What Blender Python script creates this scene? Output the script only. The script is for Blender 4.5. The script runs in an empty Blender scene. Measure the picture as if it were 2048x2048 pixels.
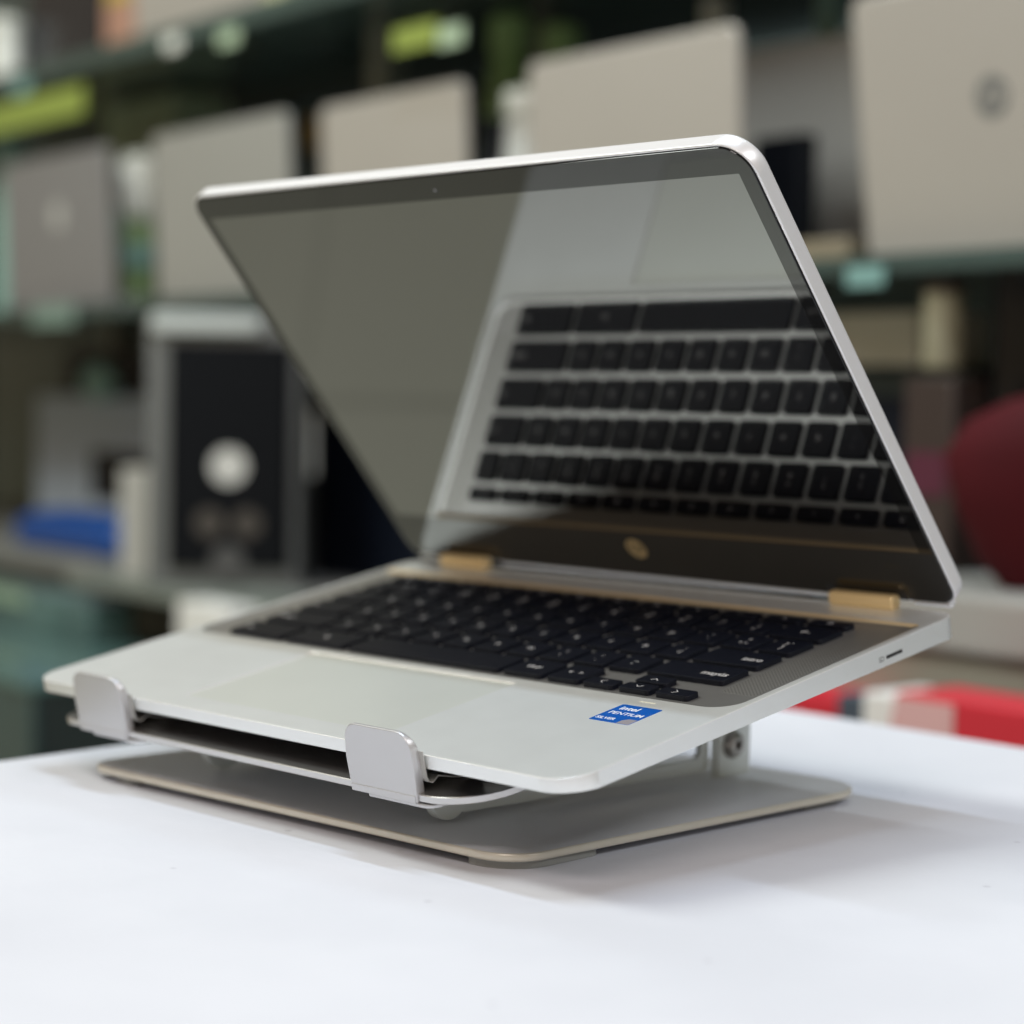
import bpy, bmesh, math, random
from mathutils import Vector, Matrix
random.seed(4)
S = bpy.context.scene
COL = S.collection
MM = 0.001
R = math.radians

# ------------------------------------------------------------------ camera
cam_d = bpy.data.cameras.new('camera')
cam = bpy.data.objects.new('camera', cam_d)
COL.objects.link(cam)
YAW, PITCH, ROLL = -0.7941, -0.0509, 0.0174
fw = Vector((math.sin(YAW)*math.cos(PITCH), math.cos(YAW)*math.cos(PITCH), math.sin(PITCH)))
rt = Vector((math.cos(YAW), -math.sin(YAW), 0))
up = rt.cross(fw)
r2 = rt*math.cos(ROLL) + up*math.sin(ROLL)
u2 = -rt*math.sin(ROLL) + up*math.cos(ROLL)
M = Matrix.Identity(4)
for i in range(3):
    M[i][0] = r2[i]; M[i][1] = u2[i]; M[i][2] = -fw[i]
CAMLOC = Vector((0.6256, -0.4828, 0.1615))
M.translation = CAMLOC
cam.matrix_world = M
cam_d.sensor_width = 36.0
cam_d.lens = 36.0*4159.8/2048
cam_d.shift_y = -1.6/2048
cam_d.clip_start = 0.02
cam_d.clip_end = 60
cam_d.dof.use_dof = True
cam_d.dof.focus_distance = 0.745
cam_d.dof.aperture_fstop = 5.0
S.camera = cam

# ------------------------------------------------------------------ light
world = bpy.data.worlds.new('World')
S.world = world
world.use_nodes = True
bg = world.node_tree.nodes['Background']
bg.inputs[0].default_value = (1.0, 0.77, 0.50, 1)
bg.inputs[1].default_value = 0.23

def area(name, loc, target, sx, sy, power, color):
    d = bpy.data.lights.new(name, 'AREA')
    d.shape = 'RECTANGLE'; d.size = sx; d.size_y = sy; d.energy = power; d.color = color
    o = bpy.data.objects.new(name, d)
    COL.objects.link(o)
    o.location = loc
    o.rotation_euler = (Vector(target)-Vector(loc)).to_track_quat('-Z', 'Y').to_euler()
    return o

area('ceiling_tube_overhead', (-0.08, 0.14, 2.0), (-0.08, 0.14, 0), 1.05, 0.05, 14.2, (0.70, 0.84, 1.0))
area('ceiling_tube_behind', (-0.1, 1.0, 2.2), (0.0, 0.2, 0), 1.2, 0.07, 7.5, (0.80, 0.93, 1.0))
area('fill_lamp_front', (1.3, -1.5, 2.1), (0, 0.3, 0.1), 1.5, 0.5, 25, (1.0, 0.90, 0.86))  # unseen fill lamp, added to light the camera-facing surfaces
area('fill_lamp_left', (-1.6, -0.6, 2.2), (-0.9, 1.2, 0.3), 1.6, 0.6, 56, (0.95, 1.0, 0.95))  # unseen lamp, added to brighten the rack and its stock
area('ceiling_lamp_side', (2.2, 0.4, 1.9), (0, 0.4, 0.1), 1.4, 0.6, 22, (0.95, 0.97, 1.0))

S.view_settings.view_transform = 'Standard'
S.view_settings.look = 'None'
S.view_settings.exposure = 0.0
S.view_settings.gamma = 1.0
S.view_settings.use_curve_mapping = False
S.render.engine = 'CYCLES'

# ------------------------------------------------------------------ materials
def mat(name, col, rough=0.5, metal=0.0, ior=1.5, spec=None, coat=0, trans=0, noise=None, bump=None, alpha=None):
    m = bpy.data.materials.new(name)
    m.use_nodes = True
    nt = m.node_tree
    b = nt.nodes['Principled BSDF']
    b.inputs['Base Color'].default_value = (*col, 1)
    b.inputs['Roughness'].default_value = rough
    b.inputs['Metallic'].default_value = metal
    b.inputs['IOR'].default_value = ior
    if spec is not None: b.inputs['Specular IOR Level'].default_value = spec
    b.inputs['Coat Weight'].default_value = coat
    b.inputs['Coat Roughness'].default_value = 0.05
    b.inputs['Transmission Weight'].default_value = trans
    tc = nt.nodes.new('ShaderNodeTexCoord')
    if noise:                                   # (scale, amount): mottled base colour and roughness
        sc, am = noise
        n = nt.nodes.new('ShaderNodeTexNoise'); n.inputs['Scale'].default_value = sc; n.inputs['Detail'].default_value = 4
        nt.links.new(tc.outputs['Object'], n.inputs['Vector'])
        mr = nt.nodes.new('ShaderNodeMapRange')
        mr.inputs['To Min'].default_value = 1-am; mr.inputs['To Max'].default_value = 1+am
        nt.links.new(n.outputs['Fac'], mr.inputs['Value'])
        mx = nt.nodes.new('ShaderNodeVectorMath'); mx.operation = 'SCALE'
        mx.inputs[0].default_value = col
        nt.links.new(mr.outputs[0], mx.inputs['Scale'])
        nt.links.new(mx.outputs[0], b.inputs['Base Color'])
        mr2 = nt.nodes.new('ShaderNodeMapRange')
        mr2.inputs['To Min'].default_value = max(0, rough*(1-am)); mr2.inputs['To Max'].default_value = min(1, rough*(1+am))
        nt.links.new(n.outputs['Fac'], mr2.inputs['Value'])
        nt.links.new(mr2.outputs[0], b.inputs['Roughness'])
    if bump:                                    # (scale, strength, distance)
        n2 = nt.nodes.new('ShaderNodeTexNoise'); n2.inputs['Scale'].default_value = bump[0]; n2.inputs['Detail'].default_value = 3
        nt.links.new(tc.outputs['Object'], n2.inputs['Vector'])
        bp = nt.nodes.new('ShaderNodeBump'); bp.inputs['Strength'].default_value = bump[1]; bp.inputs['Distance'].default_value = bump[2]
        nt.links.new(n2.outputs['Fac'], bp.inputs['Height'])
        nt.links.new(bp.outputs[0], b.inputs['Normal'])
    return m

M_deck = mat('silver_painted_metal', (0.875, 0.90, 0.895), 0.38, 0.6, noise=(60, 0.03), bump=(9000, 0.06, 0.00005))
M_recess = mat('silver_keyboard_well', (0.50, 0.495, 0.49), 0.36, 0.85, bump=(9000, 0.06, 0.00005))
M_pad = mat('touchpad_surface', (0.865, 0.895, 0.85), 0.36, 0.6, noise=(30, 0.02))
M_chamfer = mat('polished_chamfer_highlight', (0.95, 0.95, 0.94), 0.3, 0.4)  # polished edge, whitened so its colour carries the highlight line
M_under = mat('underside_dark_metal', (0.10, 0.10, 0.11), 0.5, 0.3)
M_key = mat('black_key_plastic', (0.003, 0.0042, 0.010), 0.45, 0, spec=0.22, noise=(300, 0.15), bump=(8000, 0.05, 0.00005))
M_legend = mat('legend_print', (0.68, 0.68, 0.70), 0.5)
M_bezel = mat('black_bezel_glass', (0.008, 0.008, 0.008), 0.02, 0, ior=1.5)
M_disp = mat('dark_lcd_glass', (0.004, 0.004, 0.005), 0.035, 0, ior=2.25, noise=(14, 0.6))
M_gasket = mat('black_rubber_gasket', (0.01, 0.01, 0.01), 0.6)
M_shell = mat('silver_lid_metal', (0.80, 0.80, 0.81), 0.33, 0.3)
M_gold = mat('gold_hinge_metal', (1.0, 0.77, 0.42), 0.28, 0.25)
M_warm_refl = mat('painted_warm_reflection', (0.80, 0.64, 0.40), 0.35, 0.3)  # tan colour paints the gold reflection on the well's rear slope
M_goldlogo = mat('gold_logo', (0.72, 0.56, 0.30), 0.35, 0.6)
M_black = mat('matte_black', (0.008, 0.008, 0.009), 0.6)
M_blue = mat('blue_sticker', (0.0, 0.09, 0.42), 0.35, coat=0.3)
M_white = mat('white_print', (0.85, 0.85, 0.87), 0.5)
M_lilac = mat('holographic_patch', (0.45, 0.42, 0.46), 0.3, 0.4)
M_led = mat('led_lens', (0.75, 0.74, 0.62), 0.4)
M_stand = mat('anodised_aluminium', (0.60, 0.60, 0.61), 0.36, 0.55, noise=(40, 0.03), bump=(7000, 0.12, 0.00006))
M_plate = mat('anodised_base_plate', (0.80, 0.815, 0.85), 0.42, 0.15, noise=(30, 0.04), bump=(6000, 0.15, 0.00006))
M_pedge = mat('champagne_plate_edge', (0.76, 0.72, 0.62), 0.35, 0.35)
M_arm = mat('grey_painted_arm', (0.80, 0.84, 0.81), 0.42, 0.25)
M_steel = mat('steel_screw', (0.40, 0.38, 0.35), 0.3, 0.9)
M_rubber = mat('grey_rubber', (0.34, 0.35, 0.34), 0.7)
M_silic = mat('translucent_silicone', (0.45, 0.45, 0.43), 0.4)

# ------------------------------------------------------------------ mesh helpers (mm in, m out)
def finish(bm, name, m, parent=None, matrix=None, smooth=30):
    me = bpy.data.meshes.new(name)
    bmesh.ops.recalc_face_normals(bm, faces=bm.faces)
    bm.to_mesh(me); bm.free()
    if smooth:
        me.polygons.foreach_set('use_smooth', [True]*len(me.polygons))
        try: me.set_sharp_from_angle(angle=R(smooth))
        except Exception: pass
        for p in me.polygons:
            if len(p.vertices) > 4 or max(abs(p.normal.x), abs(p.normal.y), abs(p.normal.z)) > 0.99995: p.use_smooth = False
    o = bpy.data.objects.new(name, me)
    ms = m if isinstance(m, (list, tuple)) else [m]
    for x in ms: me.materials.append(x)
    COL.objects.link(o)
    if parent: o.parent = parent
    if matrix is not None: o.matrix_local = matrix
    return o

def rrect(x0, x1, y0, y1, r, seg=8):
    """counter-clockwise rounded rectangle; r is one radius or four (front-left, front-right, back-right, back-left)"""
    if not isinstance(r, (tuple, list)): r = (r,)*4
    pts = []
    cs = [(x0, y0, 1, 1, 180, r[0]), (x1, y0, -1, 1, 270, r[1]), (x1, y1, -1, -1, 0, r[2]), (x0, y1, 1, -1, 90, r[3])]
    for cx, cy, sx, sy, a0, rr in cs:
        for k in range(seg+1):
            a = R(a0+90*k/seg)
            pts.append((cx+sx*rr+rr*math.cos(a), cy+sy*rr+rr*math.sin(a)))
    return pts

def rr_loops(x0, x1, y0, y1, r, prof, seg=8):
    """loops of a rounded box: profile entries are (inset, z)"""
    if not isinstance(r, (tuple, list)): r = (r,)*4
    out = []
    for ins, z in prof:
        rr = tuple(max(0.02, q-ins) for q in r)
        out.append([(x, y, z) for x, y in rrect(x0+ins, x1-ins, y0+ins, y1-ins, rr, seg)])
    return out

def loft_bm(bm, loops, cap0=True, cap1=True, mi=0, close=False):
    vs = [[bm.verts.new((x*MM, y*MM, z*MM)) for x, y, z in lp] for lp in loops]
    n = len(vs[0])
    seq = list(zip(vs[:-1], vs[1:]))
    if close: seq.append((vs[-1], vs[0]))
    fs = []
    for a, b in seq:
        for i in range(n):
            fs.append(bm.faces.new((a[i], a[(i+1) % n], b[(i+1) % n], b[i])))
    if not close:
        if cap0: fs.append(bm.faces.new(list(reversed(vs[0]))))
        if cap1: fs.append(bm.faces.new(vs[-1]))
    for f in fs: f.material_index = mi
    return fs

def rbox(name, x0, x1, y0, y1, z0, z1, r, bev, m, parent=None, matrix=None, seg=6, bseg=2, botbev=None):
    bb = bev if botbev is None else botbev
    prof = []
    for k in range(bseg+1):
        a = R(90*k/bseg); prof.append((bb*(1-math.sin(a)), z0+bb*(1-math.cos(a))))
    for k in range(bseg+1):
        a = R(90*k/bseg); prof.append((bev*(1-math.cos(a)), z1-bev*(1-math.sin(a))))
    bm = bmesh.new()
    loft_bm(bm, rr_loops(x0, x1, y0, y1, r, prof, seg))
    return finish(bm, name, m, parent, matrix)

def extrude_yz(bm, pts, x0, x1, mi=0, bev=0.0):
    """polygon in the (y, z) plane extruded along x"""
    a = [bm.verts.new((x0*MM, y*MM, z*MM)) for y, z in pts]
    b = [bm.verts.new((x1*MM, y*MM, z*MM)) for y, z in pts]
    n = len(pts)
    fs = [bm.faces.new((a[i], a[(i+1) % n], b[(i+1) % n], b[i])) for i in range(n)]
    fs.append(bm.faces.new(list(reversed(a)))); fs.append(bm.faces.new(b))
    if bev:
        es = [e for f in fs[-2:] for e in f.edges]
        bmesh.ops.bevel(bm, geom=es, offset=bev*MM, segments=2, affect='EDGES', profile=0.5)
    for f in fs:
        if f.is_valid: f.material_index = mi

def lathe_bm(bm, prof, seg=32, mi=0, cx=0, cy=0, cz=0):
    """prof: (radius, z) from bottom to top, mm"""
    loops = [[(cx+max(r, 0.01)*math.cos(2*math.pi*k/seg), cy+max(r, 0.01)*math.sin(2*math.pi*k/seg), cz+z) for k in range(seg)] for r, z in prof]
    return loft_bm(bm, loops, mi=mi)

def root(name, label, cat, loc=(0, 0, 0), rot=(0, 0, 0), group=None):
    o = bpy.data.objects.new(name, None)
    o.empty_display_size = 0.05
    COL.objects.link(o)
    o.location = loc; o.rotation_euler = rot
    o['label'] = label; o['category'] = cat
    if group: o['group'] = group
    return o

def tag(o, label=None, cat=None, group=None, kind=None):
    if label: o['label'] = label
    if cat: o['category'] = cat
    if group: o['group'] = group
    if kind: o['kind'] = kind
    return o

def text(name, s, size, m, parent, matrix, align='CENTER', shear=0.0, bold=0.0, spacing=1.0, line=1.0):
    c = bpy.data.curves.new(name, 'FONT')
    c.body = s; c.size = size*MM; c.align_x = align; c.align_y = 'CENTER'
    c.extrude = 0.01*MM; c.shear = shear; c.offset = bold*MM; c.space_character = spacing; c.space_line = line
    c.resolution_u = 4
    tmp = bpy.data.objects.new(name+'_curve', c)
    COL.objects.link(tmp)
    dg = bpy.context.evaluated_depsgraph_get()
    me = bpy.data.meshes.new_from_object(tmp.evaluated_get(dg))
    COL.objects.unlink(tmp); bpy.data.objects.remove(tmp); bpy.data.curves.remove(c)
    me.name = name
    me.materials.clear(); me.materials.append(m)
    o = bpy.data.objects.new(name, me)
    COL.objects.link(o); o.parent = parent; o.matrix_local = matrix
    return o

def T(x, y, z, rx=0, ry=0, rz=0):
    return Matrix.Translation((x*MM, y*MM, z*MM)) @ Matrix.Rotation(rz, 4, 'Z') @ Matrix.Rotation(ry, 4, 'Y') @ Matrix.Rotation(rx, 4, 'X')

# ------------------------------------------------------------------ setting: floor, wall, table
def floor_material():
    m = mat('beige_floor_tile', (0.55, 0.53, 0.45), 0.35)
    nt = m.node_tree; b = nt.nodes['Principled BSDF']
    tc = nt.nodes.new('ShaderNodeTexCoord'); br = nt.nodes.new('ShaderNodeTexBrick')
    br.offset = 0
    br.inputs['Color1'].default_value = (0.74, 0.74, 0.63, 1); br.inputs['Color2'].default_value = (0.70, 0.70, 0.59, 1)
    br.inputs['Mortar'].default_value = (0.50, 0.50, 0.42, 1)
    br.inputs['Scale'].default_value = 1.0; br.inputs['Mortar Size'].default_value = 0.004
    br.inputs['Brick Width'].default_value = 0.45; br.inputs['Row Height'].default_value = 0.45
    nt.links.new(tc.outputs['Object'], br.inputs['Vector']); nt.links.new(br.outputs['Color'], b.inputs['Base Color'])
    return m
bm = bmesh.new()
for v in ((-6, -5), (5, -5), (5, 4), (-6, 4)): bm.verts.new((v[0], v[1], -0.76))
bm.faces.new(bm.verts[:]) if False else None
bm.verts.ensure_lookup_table(); bm.faces.new(bm.verts[:])
tag(finish(bm, 'floor', floor_material(), smooth=0), kind='structure')

PAPER = mat('white_table_sheet', (0.80, 0.80, 0.815), 0.55)
def paper_nodes():
    nt = PAPER.node_tree; b = nt.nodes['Principled BSDF']
    tc = nt.nodes.new('ShaderNodeTexCoord')
    # scuffs and specks on the sheet
    v = nt.nodes.new('ShaderNodeTexVoronoi'); v.inputs['Scale'].default_value = 34; v.inputs['Randomness'].default_value = 1
    nt.links.new(tc.outputs['Object'], v.inputs['Vector'])
    nz = nt.nodes.new('ShaderNodeTexNoise'); nz.inputs['Scale'].default_value = 400; nz.inputs['Detail'].default_value = 2
    nt.links.new(tc.outputs['Object'], nz.inputs['Vector'])
    ad = nt.nodes.new('ShaderNodeMath'); ad.operation = 'MULTIPLY_ADD'; ad.inputs[1].default_value = 0.03
    nt.links.new(nz.outputs['Fac'], ad.inputs[0]); nt.links.new(v.outputs['Distance'], ad.inputs[2])
    st = nt.nodes.new('ShaderNodeMapRange'); st.inputs['From Min'].default_value = 0.045; st.inputs['From Max'].default_value = 0.075
    nt.links.new(ad.outputs[0], st.inputs['Value'])
    lf = nt.nodes.new('ShaderNodeTexNoise'); lf.inputs['Scale'].default_value = 9; lf.inputs['Detail'].default_value = 5
    nt.links.new(tc.outputs['Object'], lf.inputs['Vector'])
    r = nt.nodes.new('ShaderNodeValToRGB')
    r.color_ramp.elements[0].position = 0.35; r.color_ramp.elements[0].color = (0.645, 0.655, 0.705, 1)
    r.color_ramp.elements[1].position = 0.65; r.color_ramp.elements[1].color = (0.695, 0.705, 0.755, 1)
    nt.links.new(lf.outputs['Fac'], r.inputs['Fac'])
    mx = nt.nodes.new('ShaderNodeMix'); mx.data_type = 'RGBA'
    mx.inputs[6].default_value = (0.52, 0.52, 0.57, 1)
    nt.links.new(st.outputs[0], mx.inputs[0]); nt.links.new(r.outputs[0], mx.inputs[7])
    nt.links.new(mx.outputs[2], b.inputs['Base Color'])
    bp = nt.nodes.new('ShaderNodeBump'); bp.inputs['Strength'].default_value = 0.55; bp.inputs['Distance'].default_value = 0.003
    n3 = nt.nodes.new('ShaderNodeTexNoise'); n3.inputs['Scale'].default_value = 14; n3.inputs['Detail'].default_value = 6
    nt.links.new(tc.outputs['Object'], n3.inputs['Vector'])
    nt.links.new(n3.outputs['Fac'], bp.inputs['Height']); nt.links.new(bp.outputs[0], b.inputs['Normal'])
paper_nodes()

table = root('table', 'white covered shop table carrying the open laptop on its stand', 'table', (0.4, -0.2, -0.76))
TP = [(-136, -800), (1400, -800), (1400, 300), (-207, 416)]
bm = bmesh.new()
def poly_slab(bm, pts, z0, z1, off):
    loft_bm(bm, [[(x-off[0], y-off[1], z0-off[2]) for x, y in pts], [(x-off[0], y-off[1], z1-off[2]) for x, y in pts]])
poly_slab(bm, TP, -26, -1.0, (400, -200, -760))
top = finish(bm, 'table_top', mat('table_board', (0.5, 0.5, 0.5), 0.5), table, smooth=0)
bm = bmesh.new()
TP2 = [(-137.5, -801), (1401, -801), (1401, 301), (-208.5, 417.5)]
poly_slab(bm, TP2, -0.9, 0, (400, -200, -760))
finish(bm, 'table_sheet', PAPER, table, smooth=0)
for x, y in ((-90, -720), (1330, -720), (1330, 240), (-130, 340)):
    rbox('leg', x-425, x-375, y+175, y+225, 0, 733.9, 4, 1, mat('table_leg_metal', (0.2, 0.2, 0.2), 0.4, 0.5) if x == -90 else bpy.data.materials['table_leg_metal'], table)

# ------------------------------------------------------------------ laptop
ALPHA, H0 = 0.1896, 39.5
TH = 1.0595
laptop = root('laptop', 'open silver convertible laptop with black keys and gold hinges on the metal stand', 'laptop',
              (0, 0, H0*MM), (ALPHA, 0, 0))
HX, D = 162.8, 226.0

def zbot(y):
    pts = [(-1, -4.9), (5, -5.2), (25, -6.6), (60, -7.2), (120, -8.2), (180, -8.7), (230, -8.9)]
    for (a, za), (b, zb) in zip(pts[:-1], pts[1:]):
        if y <= b: return za+(zb-za)*(max(y, a)-a)/(b-a)
    return pts[-1][1]
SEG = 10
outer = lambda ins: rrect(-HX+ins, HX-ins, ins, D-ins, (max(1, 14-ins), max(1, 14-ins), max(1, 9-ins), max(1, 9-ins)), SEG)
well = lambda ins: rrect(-159.6+ins, 159.6-ins, 84.4+ins, 206-ins, (12-min(ins, 5), 12-min(ins, 5), 4, 4), SEG)
bm = bmesh.new()
loops = [[(x, y, zbot(y)-2.6) for x, y in outer(30)],
         [(x, y, zbot(y)-1.1) for x, y in outer(13)],
         [(x, y, zbot(y)-0.06) for x, y in outer(0.3)],
         [(x, y, zbot(y)) for x, y in outer(0)],
         [(x, y, -0.25) for x, y in outer(0)],
         [(x, y, -0.08) for x, y in outer(0.06)],
         [(x, y, 0) for x, y in outer(0.25)],
         [(x, y, 0) for x, y in well(0)],
         [(x, y, -0.4) for x, y in well(0.9)],
         [(x, y, -0.8) for x, y in well(2.2)],
         [(x, y, -0.95) for x, y in well(3.6)]]
loft_bm(bm, loops)
bm.faces.ensure_lookup_table()
n = len(loops[0])
for i, f in enumerate(bm.faces):
    if i < 2*n: f.material_index = 1
    elif i >= 4*n and i < 6*n: f.material_index = 3
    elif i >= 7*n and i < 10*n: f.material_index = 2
bm.faces[-2].material_index = 1
bm.faces[-1].material_index = 2
for f in bm.faces:
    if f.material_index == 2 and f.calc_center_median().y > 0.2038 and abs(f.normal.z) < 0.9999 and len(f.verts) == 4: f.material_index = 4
body = finish(bm, 'base_body', [M_deck, M_under, M_recess, M_chamfer, M_warm_refl], laptop, smooth=25)
# sunken touchpad: cut with a tapered block
bm = bmesh.new()
loft_bm(bm, rr_loops(-66.2, 59.2, 11.8, 80.2, 2.0, [(1.0, -0.9), (0.0, 0.6)], 3))
cut = finish(bm, 'cutter', M_chamfer, laptop)
md = body.modifiers.new('touchpad_pocket', 'BOOLEAN'); md.operation = 'DIFFERENCE'; md.object = cut; md.solver = 'EXACT'
bpy.context.view_layer.update()
dg = bpy.context.evaluated_depsgraph_get()
me = bpy.data.meshes.new_from_object(body.evaluated_get(dg))
if len(me.polygons) > 50:
    body.modifiers.clear(); old = body.data; body.data = me; me.name = 'base_body'
else:
    body.modifiers.clear()
me_cut = cut.data
bpy.data.objects.remove(cut); bpy.data.meshes.remove(me_cut)
rbox('touchpad', -65.3, 58.3, 12.7, 79.3, -0.85, -0.42, 1.6, 0.1, M_pad, laptop)
bm = bmesh.new()
loft_bm(bm, [[(x, y, z) for x, y, z in lp] for lp in rr_loops(-66.3, 59.3, 11.7, 80.3, 2.0, [(0.65, -0.46), (0.0, 0.03), (-0.15, 0.03)], 3)], cap0=False, cap1=False)
finish(bm, 'touchpad_chamfer', M_chamfer, laptop)

# speaker perforation patches beside the keys
def grille_material():
    m = mat('perforated_speaker_metal', (0.50, 0.495, 0.49), 0.36, 0.8)
    nt = m.node_tree; b = nt.nodes['Principled BSDF']
    tc = nt.nodes.new('ShaderNodeTexCoord')
    mp = nt.nodes.new('ShaderNodeMapping'); mp.inputs['Rotation'].default_value = (0, 0, R(45)); mp.inputs['Scale'].default_value = (830, 830, 0)
    nt.links.new(tc.outputs['Object'], mp.inputs['Vector'])
    v = nt.nodes.new('ShaderNodeTexVoronoi'); v.inputs['Randomness'].default_value = 0; v.inputs['Scale'].default_value = 1
    nt.links.new(mp.outputs[0], v.inputs['Vector'])
    mr = nt.nodes.new('ShaderNodeMapRange'); mr.inputs['From Min'].default_value = 0.24; mr.inputs['From Max'].default_value = 0.32
    nt.links.new(v.outputs['Distance'], mr.inputs['Value'])
    mx = nt.nodes.new('ShaderNodeMix'); mx.data_type = 'RGBA'
    mx.inputs[6].default_value = (0.25, 0.245, 0.24, 1); mx.inputs[7].default_value = (0.52, 0.515, 0.50, 1)
    nt.links.new(mr.outputs[0], mx.inputs[0]); nt.links.new(mx.outputs[2], b.inputs['Base Color'])
    return m
M_grille = grille_material()
for sx in (-1, 1):
    a, b_ = sorted((sx*140.3, sx*156.2))
    rbox('speaker_grille', a, b_, 104, 201, -1.2, -0.93, 2, 0.02, M_grille, laptop, seg=3)

# keys ----------------------------------------------------------------
KT = 1.15
def key_mesh(w, h):
    bm = bmesh.new()
    loft_bm(bm, rr_loops(-w/2, w/2, -h/2, h/2, 1.5, [(0.0, -2.1), (0.0, -0.35), (0.12, -0.1), (0.42, 0.0)], 4))
    return bm
_kc = {}
CHEV = {'<c': ((0.9, 1.6), (-0.9, 0), (0.9, -1.6)), '>c': ((-0.9, 1.6), (0.9, 0), (-0.9, -1.6)), 'vc': ((-1.7, 0.7), (0, -0.8), (1.7, 0.7)), '^c': ((-1.7, -0.7), (0, 0.8), (1.7, -0.7))}
def key(x0, x1, y0, y1, leg=None, pos='c', size=3.2, y_off=0):
    w, h = round(x1-x0, 2), round(y1-y0, 2)
    cx, cy = (x0+x1)/2, (y0+y1)/2
    if (w, h) not in _kc:
        o = finish(key_mesh(w, h), 'key', M_key, laptop, T(cx, cy, KT), smooth=25)
        _kc[(w, h)] = o.data
    else:
        o = bpy.data.objects.new('key', _kc[(w, h)]); COL.objects.link(o); o.parent = laptop; o.matrix_local = T(cx, cy, KT)
    if leg:
        lx, al = 0, 'CENTER'
        if pos == 'r': lx, al = w/2-2.6, 'RIGHT'
        if pos == 'l': lx, al = -w/2+2.6, 'LEFT'
        ly = y_off
        if leg in CHEV:
            pts = CHEV[leg]
            bm = bmesh.new()
            wd = 0.28
            (ax, ay), (bx, by), (dx_, dy_) = pts
            cxm = (ax+dx_)/2; cym = (ay+dy_)/2
            ux, uy = bx-cxm, by-cym; q = math.hypot(ux, uy); ux, uy = ux/q*wd*1.7, uy/q*wd*1.7
            outl = [(ax, ay), (bx, by), (dx_, dy_), (dx_-ux, dy_-uy), (bx-ux, by-uy), (ax-ux, ay-uy)]
            lo = [bm.verts.new((a_*MM, (b2+ly)*MM, 0.03*MM)) for a_, b2 in outl]
            bm.faces.new((lo[0], lo[1], lo[4], lo[5])); bm.faces.new((lo[1], lo[2], lo[3], lo[4]))
            finish(bm, 'legend', M_legend, o, smooth=0)
        else:
            text('legend', leg, size*1.08, M_legend, o, T(lx, ly, 0.03), al, line=1.15 if '\n' in leg else 1.0, bold=0.035)
    return o
U = 19.2; W = 15.9
r1, r2_, r3, r4, r5, r6 = (89.0, 105.7), (109.4, 126.0), (129.7, 146.2), (149.6, 166.1), (169.0, 185.0), (188.3, 195.4)
key(-137, -100, *r1, 'ctrl', 'l', 3.4); key(-96.6, -57, *r1, 'alt', 'c', 3.4); key(-53.6, 38.4, *r1)
key(41.4, 62.4, *r1, 'alt gr', 'c', 3.4); key(65.6, 82.4, *r1, '<   >', 'c', 3.6)
hA = (88.8, 96.2)
key(84.9, 100.4, *hA, '<c', 'c', 6.0, 0); key(103.2, 118.7, *hA, 'vc', 'c', 4.0, 0)
key(103.2, 118.7, 98.3, 105.9, '^c', 'c', 6.0, 0); key(121.5, 137.4, *hA, '>c', 'c', 6.0, 0)
key(-137, -97, *r2_, 'may\u00fas', 'l', 3.6)
for i, c in enumerate(['z', 'x', 'c', 'v', 'b', 'n', 'm', ';\n,', ':\n.', '_\n-']):
    x = -93.4+i*U*0.998; key(x, x+W, *r2_, c, 'c', 3.4 if '\n' in c else 4.2)
key(99.0, 137, *r2_, 'may\u00fas', 'r', 4.7, -1.2)
key(-137, -107.2, *r3, '\u25cb', 'l', 3.6)
for i, c in enumerate(['a', 's', 'd', 'f', 'g', 'h', 'j', 'k', 'l', '\u00f1', '\u00a8\n\u00b4 {']):
    x = -104.0+i*U*0.985; key(x, x+W*0.985, *r3, c, 'c', 3.2 if '\n' in c else 4.2)
key(104.6, 137, *r3, 'intro', 'r', 4.5, -0.8)
key(-137, -112.8, *r4, '\u2192|', 'l', 3.4)
for i, c in enumerate(['q', 'w', 'e', 'r', 't', 'y', 'u', 'i', 'o', 'p', '\u00a8\n\u00b4', '*\n+ ~']):
    x = -109.4+i*U; key(x, x+W, *r4, c, 'c', 3.2 if '\n' in c else 4.2)
key(121.0, 137, *r4, '] \u0060\n}', 'c', 3.8)
key(-137, -122.8, *r5, '\u00b0\n|', 'c', 3.0)
for i, c in enumerate(['!\n1', '"\n2', '#\n3', '$\n4', '%\n5', '&\n6', '/\n7', '(\n8', ')\n9', '=\n0', "?\n'", '\u00a1\n\u00bf']):
    x = -119.4+i*U; key(x, x+W, *r5, c, 'c', 3.2)
key(111.0, 137, *r5, '\u2190', 'c', 5.5)
for i, c in enumerate(['esc', '\u2190', 'C', '[ ]', '[]|', '\u2606', '\u2600', '\u25b7', 'x', '\u2013', '+', '\u25a1']):
    x0 = -137 if i == 0 else -137+22.3*0+(-114.6+137)+(i-1)*23.0
    x1 = -118.2 if i == 0 else x0+19.6
    key(x0, min(x1, 137), *r6, c, 'c', 2.6)

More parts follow.
